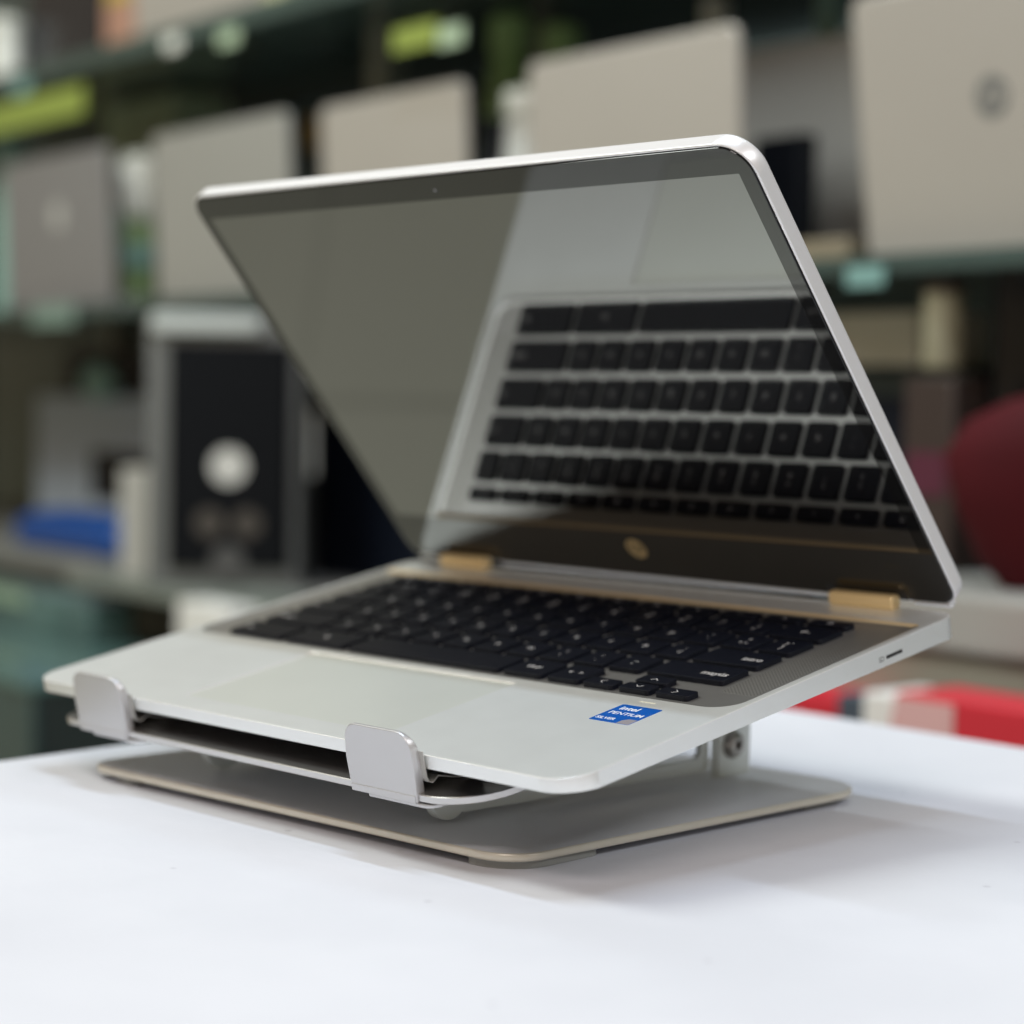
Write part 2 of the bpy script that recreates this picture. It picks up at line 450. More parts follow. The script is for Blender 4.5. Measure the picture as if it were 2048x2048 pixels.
# sticker
st = rbox('processor_sticker', 118.9, 138.0, 56.2, 75.0, 0.0, 0.12, 0.6, 0.02, M_blue, laptop, seg=2)
text('sticker_text', 'intel', 5.0, M_white, st, T(121.4, 71.0, 0.14), 'LEFT', bold=0.07)
text('sticker_text', 'PENTIUM', 3.9, M_white, st, T(120.6, 65.6, 0.14), 'LEFT', bold=0.02)
text('sticker_text', 'SILVER', 3.1, M_white, st, T(119.9, 59.4, 0.14), 'LEFT', bold=0.04)
bm = bmesh.new(); loft_bm(bm, [[(132.2, 56.3, z), (137.9, 56.3, z), (137.9, 61.5, z), (134.0, 61.5, z), (132.2, 59.4, z)] for z in (0.125, 0.15)])
finish(bm, 'sticker_corner', M_lilac, st, smooth=0)
rbox('status_light', 122.0, 129.8, 79.8, 80.8, 0.0, 0.07, 0.4, 0.02, M_led, laptop, seg=3)
rbox('power_light', 121.0, 128.8, 211.8, 213.0, 0.0, 0.07, 0.4, 0.02, M_led, laptop, seg=3)
# card slot on the right wall
bm = bmesh.new()
loft_bm(bm, [[(162.86, 176.0, -5.6), (162.86, 186.4, -5.6), (162.86, 186.4, -4.3), (162.86, 176.0, -4.3)], [(161.0, 176.0, -5.6), (161.0, 186.4, -5.6), (161.0, 186.4, -4.3), (161.0, 176.0, -4.3)]])
finish(bm, 'card_slot', M_black, laptop, smooth=0)
text('slot_marking', 'SD', 2.9, mat('grey_print', (0.15, 0.15, 0.15), 0.6), laptop, T(162.88, 172.8, -5.0, 0, 0, 0) @ Matrix.Rotation(R(90), 4, 'Z') @ Matrix.Rotation(R(90), 4, 'X'))
# rubber feet of the laptop, resting on the tray
for x, y in ((-125, 22), (105, 22), (-125, 195), (105, 195)):
    bm = bmesh.new(); lathe_bm(bm, [(5, -13.55), (5.5, -13), (5.5, -7.0)], 20, cx=x, cy=y)
    finish(bm, 'rubber_foot', M_rubber, laptop)

# lid ------------------------------------------------------------------
LM = Matrix.Translation((0, 225.7*MM, 5.05*MM)) @ Matrix.Rotation(math.pi-TH, 4, 'X')
# local lid axes: x along the hinge, y up the screen, z towards the viewer of the screen
L = 216.0
bm = bmesh.new()
prof = [(9, -9.9), (5.0, -9.7), (2.2, -9.0), (0.7, -7.9), (0.08, -6.9), (0.0, -6.6), (0.0, -1.0), (0.1, -0.75), (0.35, -0.6), (0.8, -0.6), (0.8, -1.2)]
loft_bm(bm, rr_loops(-163.1, 163.1, -3.6, L+2.0, (9, 9, 14, 10), prof, 10))
lid = finish(bm, 'lid_shell', M_shell, laptop, LM, smooth=40)
rbox('screen_gasket', -162.2, 162.2, -2.6, L+1.2, -1.15, -0.55, (8, 8, 12, 9), 0.1, M_gasket, lid, seg=10)
gl = rbox('screen_glass', -161.9, 161.9, -2.2, L+0.8, -0.54, 0.0, (8, 8, 12, 9), 0.28, M_bezel, lid, seg=10)
rbox('display_panel', -155.4, 155.4, 25.1, 205.6, 0.0, 0.03, 0.3, 0.01, M_disp, lid, seg=2)
bm = bmesh.new(); lathe_bm(bm, [(1.6, 0.004), (1.6, 0.02)], 20, cx=0, cy=210)
wc = finish(bm, 'webcam', mat('webcam_lens', (0.02, 0.02, 0.03), 0.1), lid)
bm = bmesh.new(); lathe_bm(bm, [(0.5, 0.02), (0.5, 0.03)], 12, cx=0, cy=210)
finish(bm, 'lens_glint_dot', mat('lens_glint', (0.35, 0.35, 0.36), 0.3), wc)  # small grey disc paints the light spot on the lens
bm = bmesh.new(); lathe_bm(bm, [(5.6, 0.004), (5.6, 0.06), (5.4, 0.09)], 40, cx=-0.5, cy=14.6)
lg = finish(bm, 'brand_emblem', M_goldlogo, lid)
text('emblem_letters', 'hp', 8.6, mat('emblem_dark', (0.06, 0.05, 0.035), 0.4), lg, T(-0.5, 15.6, 0.11), 'CENTER', shear=0.35, bold=0.02)
for a, b_ in ((-140, -101), (99.5, 139)):
    rbox('hinge_notch', a, b_, -2.3, 3.4, 0.005, 0.04, 0.4, 0.01, M_black, lid, seg=2)
for a, b_ in ((-99.5, 98.5), (140.5, 158.5), (-158.5, -141.5)):
    rbox('lower_trim', a, b_, -5.0, -2.5, -4.2, -0.1, 0.5, 0.7, M_shell, lid, seg=2)
# hinges: gold barrels between base and lid, each with a dark notch behind it
def hinge(x0, x1):
    # barrel lies along x just in front of the glass foot
    bm = bmesh.new()
    prof = [(y, z) for y, z in ((211.2, 0.1), (210.6, 1.4), (211.0, 3.4), (212.4, 5.2), (214.8, 6.4), (218.5, 7.0), (222.5, 6.8), (226.0, 5.8), (228.0, 3.5), (228.0, 0.1))]
    return bm
for x0, x1 in ((-136.5, -104.5), (103.0, 135.2)):
    bm = bmesh.new()
    pts = []
    cy, cz, ry, rz = 223.3, 2.7, 3.1, 3.0
    for k in range(24):
        a = 2*math.pi*k/24; pts.append((cy+ry*math.copysign(abs(math.cos(a))**0.55, math.cos(a)), cz+rz*math.copysign(abs(math.sin(a))**0.55, math.sin(a))))
    loops = []
    for x, s in ((x0, 0.80), (x0+0.5, 0.93), (x0+1.4, 1.0), (x1-1.4, 1.0), (x1-0.5, 0.93), (x1, 0.8)):
        loops.append([(x, cy+(y-cy)*s, cz+(z-cz)*s) for y, z in pts])
    loft_bm(bm, loops)
    finish(bm, 'hinge', M_gold, laptop, smooth=40)

# ------------------------------------------------------------------ laptop stand
stand = root('laptop_stand', 'silver folding metal stand with front clips holding up the laptop', 'laptop stand', (0, 0.115, 0))
SM = Matrix.Translation((0, -0.115, 0))                              # stand parts are written in table coordinates
DM = SM @ Matrix.Translation((0, 0, H0*MM)) @ Matrix.Rotation(ALPHA, 4, 'X')   # tilted with the laptop
PY = 0.0352
PM = SM @ Matrix.Rotation(PY, 4, 'Z')
bm = bmesh.new()
prof = [(0.5, 3.0), (0.1, 3.3), (0, 3.7), (0, 5.3), (0.25, 5.8), (0.8, 6.0)]
loft_bm(bm, [[(x+(max(0, (y-60)*0.036) if x > 0 else 0), y, z) for x, y, z in lp] for lp in rr_loops(-129.3, 122.8, 10.6, 224.3, (14, 17, 25, 16), prof, 10)])
bm.faces.ensure_lookup_table()
for f in bm.faces:
    if len(f.verts) == 4: f.material_index = 1
plate = finish(bm, 'base_plate', [M_plate, M_pedge], stand, PM, smooth=50)
for i, (x0, x1, y0, y1) in enumerate(((-121, -98, 12.8, 50), (98, 121.3, 12.5, 58), (-121, -85, 185, 217.4), (86, 122, 183, 219))):
    rr = [3, 3, 3, 3]; rr[(0, 1, 3, 2)[i]] = 18
    rbox('foot_pad', x0, x1, y0, y1, 0.0, 2.99, rr, 0.3, M_rubber, stand, PM, seg=6)
# tray
bm = bmesh.new()
prof = [(0.3, -16.4), (0, -16.1), (0, -13.9), (0.35, -13.6)]
tout = rr_loops(-139, 117.5, -3.4, 208, (9, 24, 20, 20), prof, 10)
tin = rr_loops(-95, 75, 60, 170, (15, 15, 15, 15), [(0, -13.6), (0, -16.4)], 10)
loft_bm(bm, tout+tin, close=True)
finish(bm, 'tray', mat('tray_bare_aluminium', (0.62, 0.61, 0.60), 0.3, 0.92, bump=(7000, 0.12, 0.00006)), stand, DM, smooth=40)
def clip(xa, xb, tilt=0):
    # vertical tab with rounded top corners; profile from bottom to top, thickness shrinking to the top
    bm = bmesh.new()
    def face(yf, grow):
        # outline in x,z for the front face
        r, zt, zb = 6.6, 9.0, -16.9
        pts = []
        pts.append((xa+1.6, zb)); 
        pts.append((xb-0.6, zb))
        pts.append((xb, zb+1.0))
        pts.append((xb+0.6, -4.0))
        for k in range(9):
            a = R(90*k/8); pts.append((xb-r*(1-math.cos(a))+0.4*(1-k/8), zt-r+r*math.sin(a)))
        for k in range(9):
            a = R(90+90*k/8); pts.append((xa+r*(1+math.cos(a))+1.0, zt-r+r*math.sin(a)))
        pts.append((xa, -4.0)); pts.append((xa+0.3, zb+1.5))
        return pts
    P = face(0, 0)
    def yfront(z): return -4.3-0.035*(z+14)
    def thick(z):
        # 2 mm at the top, 4.4 mm where it meets the tray
        t = min(1, max(0, (9.3-z)/9.5)); return 1.6+2.5*math.sin(t*math.pi/2)
    cx = (xa+xb)/2
    def loop(ins, back):
        out = []
        for x, z in P:
            d = Vector((cx-x, -3-z)); d.normalize()
            x2, z2 = x+d.x*ins, z+d.y*ins
            y = yfront(z2)+(thick(z2) if back else 0)
            out.append((x2, y, z2))
        return out
    l0 = loop(0.55, False); l1 = [(x, y+0.1, z) for x, y, z in loop(0.2, False)]; l2 = [(x, y+0.45, z) for x, y, z in loop(0, False)]
    l3 = [(x, y-0.4, z) for x, y, z in loop(0, True)]; l4 = loop(0.4, True)
    loft_bm(bm, [l0, l1, l2, l3, l4])
    o = finish(bm, 'clip', M_stand, stand, DM, smooth=35)
    # lower lip that wraps the tray edge and the flange under it
    rbox('clip_flange', xa+8, xb+8, -3.9, 10, -18.3, -16.95, (2, 6, 2, 2), 0.3, M_stand, o, seg=4)
    rbox('clip_fold', xa+0.9, xb-0.8, -4.55, -4.0, -16.85, -14.2, 0.1, 0.15, M_stand, o, seg=1)
    # silicone pad lining, curled under the laptop edge
    bm = bmesh.new()
    c = [(-0.8, 1.5), (-0.75, 0), (-0.55, -5), (-0.35, -8), (0.35, -9.6), (1.6, -10.2), (2.9, -9.7), (4.6, -8.6), (8, -9.9), (14, -12.0), (20, -13.0)]
    pts = [(y, z) for y, z in c]+[(y+0.1, z-0.55) if i > 4 else (y-0.5, z) for i, (y, z) in reversed(list(enumerate(c)))]
    extrude_yz(bm, pts, xa+1.5, xb+2.5)
    finish(bm, 'silicone_pad', M_silic, o, smooth=60)
clip(55.0, 91.0)
clip(-122.0, -86.8)
# arms: one slotted rail each side, knuckle at the front
def arm(x0, x1, side):
    seg = 8
    out = rrect(46, 190.0, 8.7, 27.5, (3, 2, 2, 5), seg)
    hole = rrect(96, 184.8, 13.7, 22.5, (4.2, 4.2, 4.2, 4.2), seg)
    loops = []
    for x, pts in ((x0, out), (x0+0.3, out), (x1, out), (x1, hole), (x0, hole)):
        loops.append([(x, y, z) for y, z in pts])
    bm = bmesh.new()
    loft_bm(bm, loops, close=True)
    a = finish(bm, 'arm', M_arm, stand, SM, smooth=30)
    bm = bmesh.new()
    pts = [(39+9*math.cos(R(t)), 15.8+8.6*math.sin(R(t))) for t in range(200, 345, 12)]
    pts = [(28, 33), (27.5, 20)] + pts + [(52, 15), (62, 27.5), (62, 36)]
    extrude_yz(bm, pts, x0+(0.4 if side > 0 else -2.4), x1+(2.4 if side > 0 else -0.4), bev=0.3)
    finish(bm, 'knuckle', M_arm, a, smooth=30)
    bm = bmesh.new()
    xs = x0-9 if side > 0 else x1+7
    pts = [(35+6*math.cos(R(t)), 18.8+6*math.sin(R(t))) for t in range(190, 350, 14)]
    extrude_yz(bm, [(28, 31)]+pts+[(45, 34)], xs, xs+2, bev=0.3)
    finish(bm, 'inner_tab', M_arm, a, smooth=30)
arm(59.5, 62.2, 1)
arm(-76.2, -73.5, -1)
for side, xb in ((1, 64.2), (-1, -78.6)):
    bm = bmesh.new()
    pts = [(191.2, 6.0), (211.8, 6.0), (211.8, 24.5)]+[(206.8+5*math.cos(R(t)), 27+4.5*math.sin(R(t))) for t in range(0, 91, 15)]+[(192.5, 31.5), (191.2, 30)]
    extrude_yz(bm, pts, xb, xb+2.6, bev=0.35)
    br = finish(bm, 'bracket', M_arm, stand, SM, smooth=30)
    bm = bmesh.new(); extrude_yz(bm, [(190.1, 6.1), (191.1, 6.1), (191.1, 30), (190.1, 30)], xb-0.8, xb+1.4)
    finish(bm, 'bracket_spacer', M_arm, br, smooth=30)
    if side > 0:
        # button-head screw with hexagonal socket
        bm = bmesh.new()
        loops = []
        for r, x in ((5.9, 0), (5.9, 0.9), (5.3, 2.3), (4.2, 3.3), (3.1, 3.6)):
            loops.append([(x, r*math.cos(2*math.pi*k/36), r*math.sin(2*math.pi*k/36)) for k in range(36)])
        def hexr(k, rr=2.2):
            a = (2*math.pi*k/36) % (math.pi/3); return rr*math.cos(math.pi/6)/math.cos(a-math.pi/6)
        for rr, x in ((2.5, 3.6), (2.4, 3.45), (2.4, 1.0)):
            loops.append([(x, hexr(k, rr)*math.cos(2*math.pi*k/36), hexr(k, rr)*math.sin(2*math.pi*k/36)) for k in range(36)])
        loft_bm(bm, loops)
        finish(bm, 'screw', M_steel, br, T(xb+2.6, 199.7, 19.4), smooth=25)

# ------------------------------------------------------------------ background: shop shelving (frame: xs along the shelves, off away from the table)
ANG = R(-7.5)
P0 = Vector((-540.9, 955.33, 0))
SX = Vector((math.cos(ANG), math.sin(ANG), 0)); SN = Vector((-math.sin(ANG), math.cos(ANG), 0))
def W3(xs, off, z):
    v = P0+SX*xs+SN*off; return (v.x*MM, v.y*MM, z*MM)
FACE = R(45.5)      # turned to face the customer side

G_shelf = mat('dark_green_glass', (0.075, 0.11, 0.105), 0.12, 0, ior=1.5, noise=(5, 0.7))
G_edge = mat('green_glass_edge', (0.055, 0.085, 0.078), 0.25, noise=(6, 0.3))
G_post = mat('grey_green_post', (0.26, 0.29, 0.26), 0.4, 0.3)
G_lid_b = mat('champagne_lid', (0.53, 0.505, 0.465), 0.42, 0.35, noise=(4, 0.04))
G_lid_w = mat('warm_silver_lid', (0.44, 0.445, 0.425), 0.42, 0.35, noise=(4, 0.04))
G_lid_g = mat('grey_lid', (0.31, 0.31, 0.32), 0.42, 0.35, noise=(4, 0.04))
G_lid_s = mat('pale_silver_lid', (0.42, 0.42, 0.41), 0.42, 0.35)
G_dark = mat('black_plastic', (0.008, 0.010, 0.014), 0.5, spec=0.2)
G_navy = mat('blue_black_plastic', (0.006, 0.009, 0.018), 0.5, spec=0.2)
G_lgold = mat('grey_emblem', (0.22, 0.23, 0.23), 0.4, 0.4)
G_lpale = mat('pale_emblem', (0.5, 0.5, 0.48), 0.4)

bm = bmesh.new()
def quad(bm, pts):
    f = bm.faces.new([bm.verts.new(p) for p in pts]); return f
quad(bm, [W3(-4000, 620, -760), W3(2500, 620, -760), W3(2500, 620, 2000), W3(-4000, 620, 2000)])
tag(finish(bm, 'wall', mat('dark_teal_wall', (0.12, 0.155, 0.15), 0.6, noise=(2, 0.5)), smooth=0), kind='structure')

rack = root('shelving_rack', 'long shop rack with dark green glass shelves and grey posts behind the table', 'shelving', W3(-500, 200, -760), (0, 0, ANG))
def local(o):
    return o
def rk(name, x0, x1, o0, o1, z0, z1, m, parent=rack, r=2, bev=1):
    return rbox(name, x0+500, x1+500, o0-200, o1-200, z0+760, z1+760, r, bev, m, parent, seg=2, bseg=1)
for (x0, x1, o0, o1, zt) in ((-2800, 1200, -25, 560, 288), (-2800, 1200, -25, 560, 632), (-2800, 1200, -25, 560, -58), (-2800, 1200, -25, 560, -420)):
    sh = rk('shelf', x0, x1, o0, o1, zt-14, zt, G_shelf if zt != -58 else mat('grey_laminate', (0.24, 0.24, 0.23), 0.35))
    rk('shelf_edge', x0, x1, o0-6, o0-0.5, zt-(26 if zt != 288 else 16), zt-0.5, G_edge if zt != -58 else mat('grey_edge', (0.26, 0.27, 0.26), 0.4), sh)
rk('plinth', -1080, -560, -150, -32, -74, -58, G_post)
for x in (-2500, -1560+300*0-320, -705, 560):
    rk('post', x-18, x+18, 300, 340, -760, 1300, G_post)
rk('post', -705-14, -705+22, -6, 24, 632.5, 1300, G_post)
rk('post', -815, -780, 120, 150, 288.5, 617.5, G_post)

def bg_laptop(label, x0, x1, m, h=212, off=10, zs=288, emblem=None, lean=3, group='laptops lined up on the shelves', rz=0):
    w = x1-x0
    o = root('display_laptop', label, 'laptop', W3((x0+x1)/2, off, zs), (0, 0, ANG+rz), group)
    b = rbox('base', -w/2, w/2, 4, 224, 1.0, 12, 10, 2, m, o, seg=4)
    rbox('keyboard', -w/2+25, w/2-25, 20, 125, 12.02, 13.2, 2, 0.3, G_dark, b, seg=2)
    LT = Matrix.Translation((0, 0, 4*MM)) @ Matrix.Rotation(R(90+lean), 4, 'X')
    # lid local: x width, y up the lid, z out of its back, towards the table
    l = rbox('lid', -w/2, w/2, 0, h, 0, 7, (6, 6, 12, 12), 2.2, m, o, LT, seg=6)
    rbox('screen', -w/2+6, w/2-6, 10, h-7, -0.6, -0.02, 1, 0.1, G_dark, l, seg=2)
    if emblem:
        ex_, ey_, er, em = emblem
        bm = bmesh.new(); lathe_bm(bm, [(er, 7.02), (er, 7.3)], 40, cx=ex_, cy=ey_)
        e = finish(bm, 'emblem', em, l)
        if er > 13 and em is G_lgold:
            text('emblem_letters', 'hp', er*1.5, m, e, T(ex_, ey_+er*0.12, 7.4), 'CENTER', shear=0.35)
    return o
bg_laptop('grey laptop with pale round emblem at the left end of the shelf', -1617, -1262, G_lid_g, 214, emblem=(12, 128, 19, G_lpale))
bg_laptop('warm silver laptop lid standing between the grey laptop and the gold box', -1132, -789, G_lid_w, 212)
bg_laptop('beige laptop lid behind the top left part of the big open laptop', -714, -432, G_lid_b, 207)
bg_laptop('beige laptop lid rising above the open screen, left of the black box', -322, -18, G_lid_b, 210, emblem=(42, 92, 7, G_lgold))
bg_laptop('largest nearest champagne laptop lid with round emblem at the right edge', 120, 460, G_lid_b, 212, emblem=(-28, 118, 16.5, G_lgold), off=26, lean=8)
bg_laptop('pale silver laptop lid standing behind the black box', -165, 60, G_lid_s, 216, off=150, lean=8)
bg_laptop('beige laptop on the highest shelf at top left', -1281, -890, G_lid_b, 225, off=50, zs=632)

def box(name, label, cat, x0, x1, z0, h, d, m, off=0, rot=0, group=None, panel=None, bev=2):
    """carton or boxy device: front at off, depth d, optional coloured panels (u0,u1,v0,v1,material)"""
    w = x1-x0
    o = root(name, label, cat, W3((x0+x1)/2, off, z0), (0, 0, ANG+rot), group)
    rbox('carton_body' if name.endswith('carton') else 'body', -w/2, w/2, 0, d, 0.3, h, bev*1.5, bev, m, o, seg=2)
    for i, (u0, u1, v0, v1, pm) in enumerate(panel or []):
        bm = bmesh.new()
        loft_bm(bm, [[(-w/2+u0*w, y, v0*h), (-w/2+u1*w, y, v0*h), (-w/2+u1*w, y, v1*h), (-w/2+u0*w, y, v1*h)] for y in (-0.4-0.1*i, -1.2-0.1*i)])
        finish(bm, 'printed_panel', pm, o, smooth=0)
    return o
def bottle(label, x, z0, r, h, m, capm, off=0, neck=0.4, group='bottles standing on the shelves'):
    o = root('bottle', label, 'bottle', W3(x, off, z0), (0, 0, ANG), group)
    bm = bmesh.new()
    lathe_bm(bm, [(r*0.9, 0.3), (r, 3), (r, h*0.66), (r*0.93, h*0.72), (r*neck*1.15, h*0.82), (r*neck, h*0.84), (r*neck, h*0.87)], 28)
    finish(bm, 'bottle_body', m, o)
    bm = bmesh.new()
    lathe_bm(bm, [(r*neck*1.2, h*0.865), (r*neck*1.25, h*0.88), (r*neck*1.2, h*0.99), (r*neck*1.0, h)], 24)
    finish(bm, 'cap', capm, o)
    return o
C = lambda n, c, r=0.5, **k: mat(n, c, r, **k)
c_white = C('glossy_white', (0.80, 0.82, 0.77), 0.3); c_green = C('leaf_green', (0.34, 0.56, 0.24), 0.4); c_lime = C('lime_green', (0.27, 0.34, 0.07))
c_pgreen = C('pale_green', (0.42, 0.54, 0.38)); c_teal = C('teal_plastic', (0.22, 0.40, 0.38), 0.3); c_gold = C('gold_card', (0.38, 0.25, 0.06))
c_yel = C('yellow_card', (0.45, 0.36, 0.05)); c_pink = C('salmon_card', (0.45, 0.25, 0.18)); c_red = C('red_card', (0.62, 0.025, 0.045), 0.4)
c_maroon = C('maroon_fabric', (0.062, 0.006, 0.009), 0.8, spec=0.15, noise=(12, 0.3)); c_cream = C('cream_card', (0.48, 0.46, 0.38)); c_blue = C('blue_plastic', (0.008, 0.07, 0.30), 0.4)
c_bgrey = C('blue_grey_plastic', (0.42, 0.49, 0.58), 0.5); c_grey = C('light_grey_plastic', (0.34, 0.34, 0.32), 0.4); c_dteal = C('dark_teal_plastic', (0.022, 0.038, 0.042), 0.4)
c_brown = C('brown_card', (0.04, 0.026, 0.022)); c_mag = C('magenta_card', (0.09, 0.015, 0.035)); c_navy = C('slate_card', (0.06, 0.08, 0.11))
c_white2 = C('white_card', (0.8, 0.8, 0.78))

# between the laptops of the middle shelf
jar = root('bottle', 'white topped green jar in the gap beside the grey laptop', 'bottle', W3(-1300, 60, 288.5), (0, 0, ANG), 'bottles standing on the shelves')
bm = bmesh.new(); lathe_bm(bm, [(22, 0.3), (25, 4), (25, 40), (21, 46), (25, 54), (25, 96), (22, 112), (20, 122)], 28); jb = finish(bm, 'bottle_body', C('mixed_green', (0.22, 0.33, 0.15), 0.4, noise=(30, 0.5)), jar)
bm = bmesh.new(); lathe_bm(bm, [(25.2, 56), (25.8, 57), (25.8, 84), (25.2, 85)], 28, cz=0); finish(bm, 'label', c_teal, jb)
bm = bmesh.new(); lathe_bm(bm, [(21, 122.3), (30, 136), (32, 150), (32, 188), (28, 203), (16, 212)], 28); finish(bm, 'cap', c_white, jar)
box('plant_food_carton', 'pale green carton behind the gap left of the warm silver lid', 'box', -1600, -1375, 288.5, 318, 90, c_pgreen, off=152, panel=[(0, 1, 0.3, 0.5, c_teal)])
box('lime_carton', 'lime carton behind the grey laptop', 'box', -2080, -1800, 288.5, 300, 90, c_lime, off=360, panel=[(0.1, 0.5, 0.5, 0.95, c_pgreen)])
box('gold_carton', 'narrow gold and black carton in the gap left of the first beige lid', 'box', -1010, -950, 288.5, 246, 60, c_dteal, off=150, panel=[(0, 1, 0.82, 0.98, c_gold), (0, 1, 0.1, 0.55, G_dark)])
bottle('white bottle in the gap left of the lid that rises above the screen', -426, 288.5, 24, 205, c_white, c_white, off=70, neck=0.8)
bottle('small black bottle left of the white bottle', -530, 288.5, 17, 190, G_dark, G_dark, off=110, neck=0.8)
bottle('tall green bottle behind the white bottle', -596, 288.5, 28, 320, c_green, c_green, off=175, neck=0.7)
box('folded_carton', 'grey green carton behind the tall green bottle', 'box', -900, -690, 288.5, 270, 80, C('grey_green_card', (0.10, 0.13, 0.11)), off=330, panel=[(0.4, 0.9, 0.5, 0.9, c_teal)])
box('grey_carton', 'olive grey carton above the lid that rises over the screen', 'box', -480, -230, 288.5, 262, 80, C('olive_grey_card', (0.16, 0.17, 0.12)), off=330, panel=[(0.0, 0.7, 0.6, 0.95, C('khaki_card', (0.25, 0.24, 0.15)))])
box('yellow_carton', 'yellow topped carton beside the champagne lid', 'box', -205, -105, 288.5, 240, 80, c_dteal, off=290, panel=[(0.25, 1, 0.72, 0.99, c_gold)])
box('pale_carton', 'pale grey green carton leaning behind the yellow topped carton', 'box', -290, -170, 288.5, 282, 60, C('pale_sage_card', (0.22, 0.25, 0.20)), off=395)
box('black_device', 'upright black box just right of the open screen corner', 'box', -68, -6, 288.5, 122, 22, G_dark, off=62, rot=0)
box('brown_carton', 'small tan carton at the foot of the champagne lid', 'box', 30, 95, 288.5, 20, 40, C('tan_card', (0.26, 0.22, 0.15)), off=20)
# price strips on the shelf edges
def strip(label, x0, x1, z0, z1, m, off=-38):
    o = rbox('price_strip_or_glint', 0, x1-x0, 0, 3, 0, z1-z0, 0.5, 0.3, m, None, seg=2)
    o.location = W3(x0, off, z0); o.rotation_euler = (0, 0, ANG)
    return tag(o, label, 'price strip', 'price strips and painted glints on the shelf edges')
strip('yellow green price strip on the upper shelf edge at far left', -1640, -1275, 545, 585, c_lime)
strip('lime price strip on the upper shelf edge near the tall green bottle', -521, -440, 533, 557, c_lime)
strip('pale green price strip beside the lime strip', -436, -394, 528, 548, c_pgreen)
for x in (-1640, -1330, -545, -385): pass
# top shelf
def monitor(label, x0, x1, z0, h, off, m=G_dark, rot=0.0, group='dark screens on the shelves'):
    w = x1-x0
    o = root('monitor', label, 'monitor', W3((x0+x1)/2, off, z0), (0, 0, ANG+rot), group)
    rbox('stand_base', -w*0.28, w*0.28, 10, 120, 0.4, 8, 6, 2, m, o, seg=3)
    rbox('stand_neck', -18, 18, 60, 80, 8.1, h*0.5, 3, 1, m, o, seg=2)
    p = rbox('screen_housing', -w/2, w/2, 25, 58, h*0.06, h, 5, 2, m, o, seg=3)
    rbox('screen', -w/2+8, w/2-8, 23.4, 24.9, h*0.06+10, h-8, 1, 0.2, C('dark_screen', (0.02, 0.021, 0.026), 0.25), p, seg=1)
    return o
monitor('dark monitor at the left end of the top shelf', -1718, -1438, 632.5, 260, 50)
box('pink_carton', 'yellow and salmon carton right of the dark monitor on the top shelf', 'box', -1415, -1310, 632.5, 200, 60, c_pink, off=60, panel=[(0.1, 0.8, 0.45, 0.95, c_yel)])
bottle('pale yellow bottle right of the top shelf laptop', -820, 632.5, 22, 160, C('pale_yellow', (0.5, 0.5, 0.3)), c_white, off=0)
# lower shelf, left
tower = root('tower_computer', 'silver tower computer with black front and round pale emblem', 'computer', W3(-805, -78, -57.5), (0, 0, FACE))
tm = C('tower_silver', (0.19, 0.20, 0.20), 0.4, metal=0.3)
rbox('case', -91, 91, 0, 300, 0.5, 318, 8, 3, tm, tower, seg=4)
fr = rbox('front_panel', -64, 79, -8, -0.4, 22, 286, 7, 2, C('tower_black', (0.005, 0.006, 0.008), 0.6, spec=0.12), tower, seg=4)
fr.matrix_local = Matrix.Identity(4)
rbox('handle', -86, 46, -14, 40, 297, 319, 12, 4, C('pale_handle', (0.52, 0.56, 0.55), 0.4), tower, seg=5)
def disc(name, x, z, r, m, parent, y=-8.2, t=1.0):
    bm = bmesh.new(); loft_bm(bm, [[(x+r*math.cos(2*math.pi*k/32), yy, z+r*math.sin(2*math.pi*k/32)) for k in range(32)] for yy in (y, y-t)])
    return finish(bm, name, m, parent)
disc('emblem', 7, 142, 21, C('pale_emblem_disc', (0.66, 0.66, 0.63), 0.4), fr)
dk = C('dim_ring', (0.07, 0.062, 0.055), 0.4)
disc('port', -15, 75, 17, dk, fr); disc('port', 29, 75, 17, dk, fr)
disc('power_button', 7, 30, 20, C('grey_button', (0.09, 0.09, 0.09), 0.4), fr)
rbox('side_disc', 97, 103, 40, 70, 130, 210, 2, 1, c_white, tower, seg=2)
box('white_carton', 'white carton standing at the left foot of the tower computer', 'box', -1005, -941, -57.5, 132, 60, C('offwhite_card', (0.52, 0.51, 0.47)), off=-92, rot=R(53))
# blue binder tray, slightly domed
bm = bmesh.new()
loft_bm(bm, rr_loops(-185, 185, -70, 70, (40, 60, 30, 30), [(6, 0.5), (0, 8), (0, 30), (6, 40), (30, 50), (60, 54)], 6))
o = finish(bm, 'blue_case', c_blue); o.location = W3(-1400, 60, -57.5); o.rotation_euler = (0, 0, ANG)
tag(o, 'flat blue case lying on the lower shelf left of the white carton', 'case')
box('printer', 'blue grey printer with a dark slot behind the blue case', 'printer', -1960, -1370, -57.5, 225, 200, c_bgrey, off=200, panel=[(0.38, 0.86, 0.25, 0.6, G_dark)], bev=8)
box('black_carton', 'black box on the shelf right of the tower computer', 'box', -900, -560, -57.5, 190, 200, G_navy, off=110)
box('dark_carton', 'dark box under the middle shelf above the printer', 'box', -1880, -1500, 168.5, 70, 160, G_dark, off=220, panel=[(0.3, 0.45, 0.3, 0.7, c_brown)])
bm = bmesh.new(); lathe_bm(bm, [(24, -18), (30, -6), (30, 6), (24, 18)], 28)
o = finish(bm, 'mint_round_glint', C('mint_glint', (0.28, 0.45, 0.38), 0.4)); o.location = W3(-1655, 175, 187.2); o.rotation_euler = (R(90), 0, ANG+R(40))  # mint solid put in to paint a round glint
tag(o, 'painted round mint glint in front of the dark box over the printer', 'painted glint')
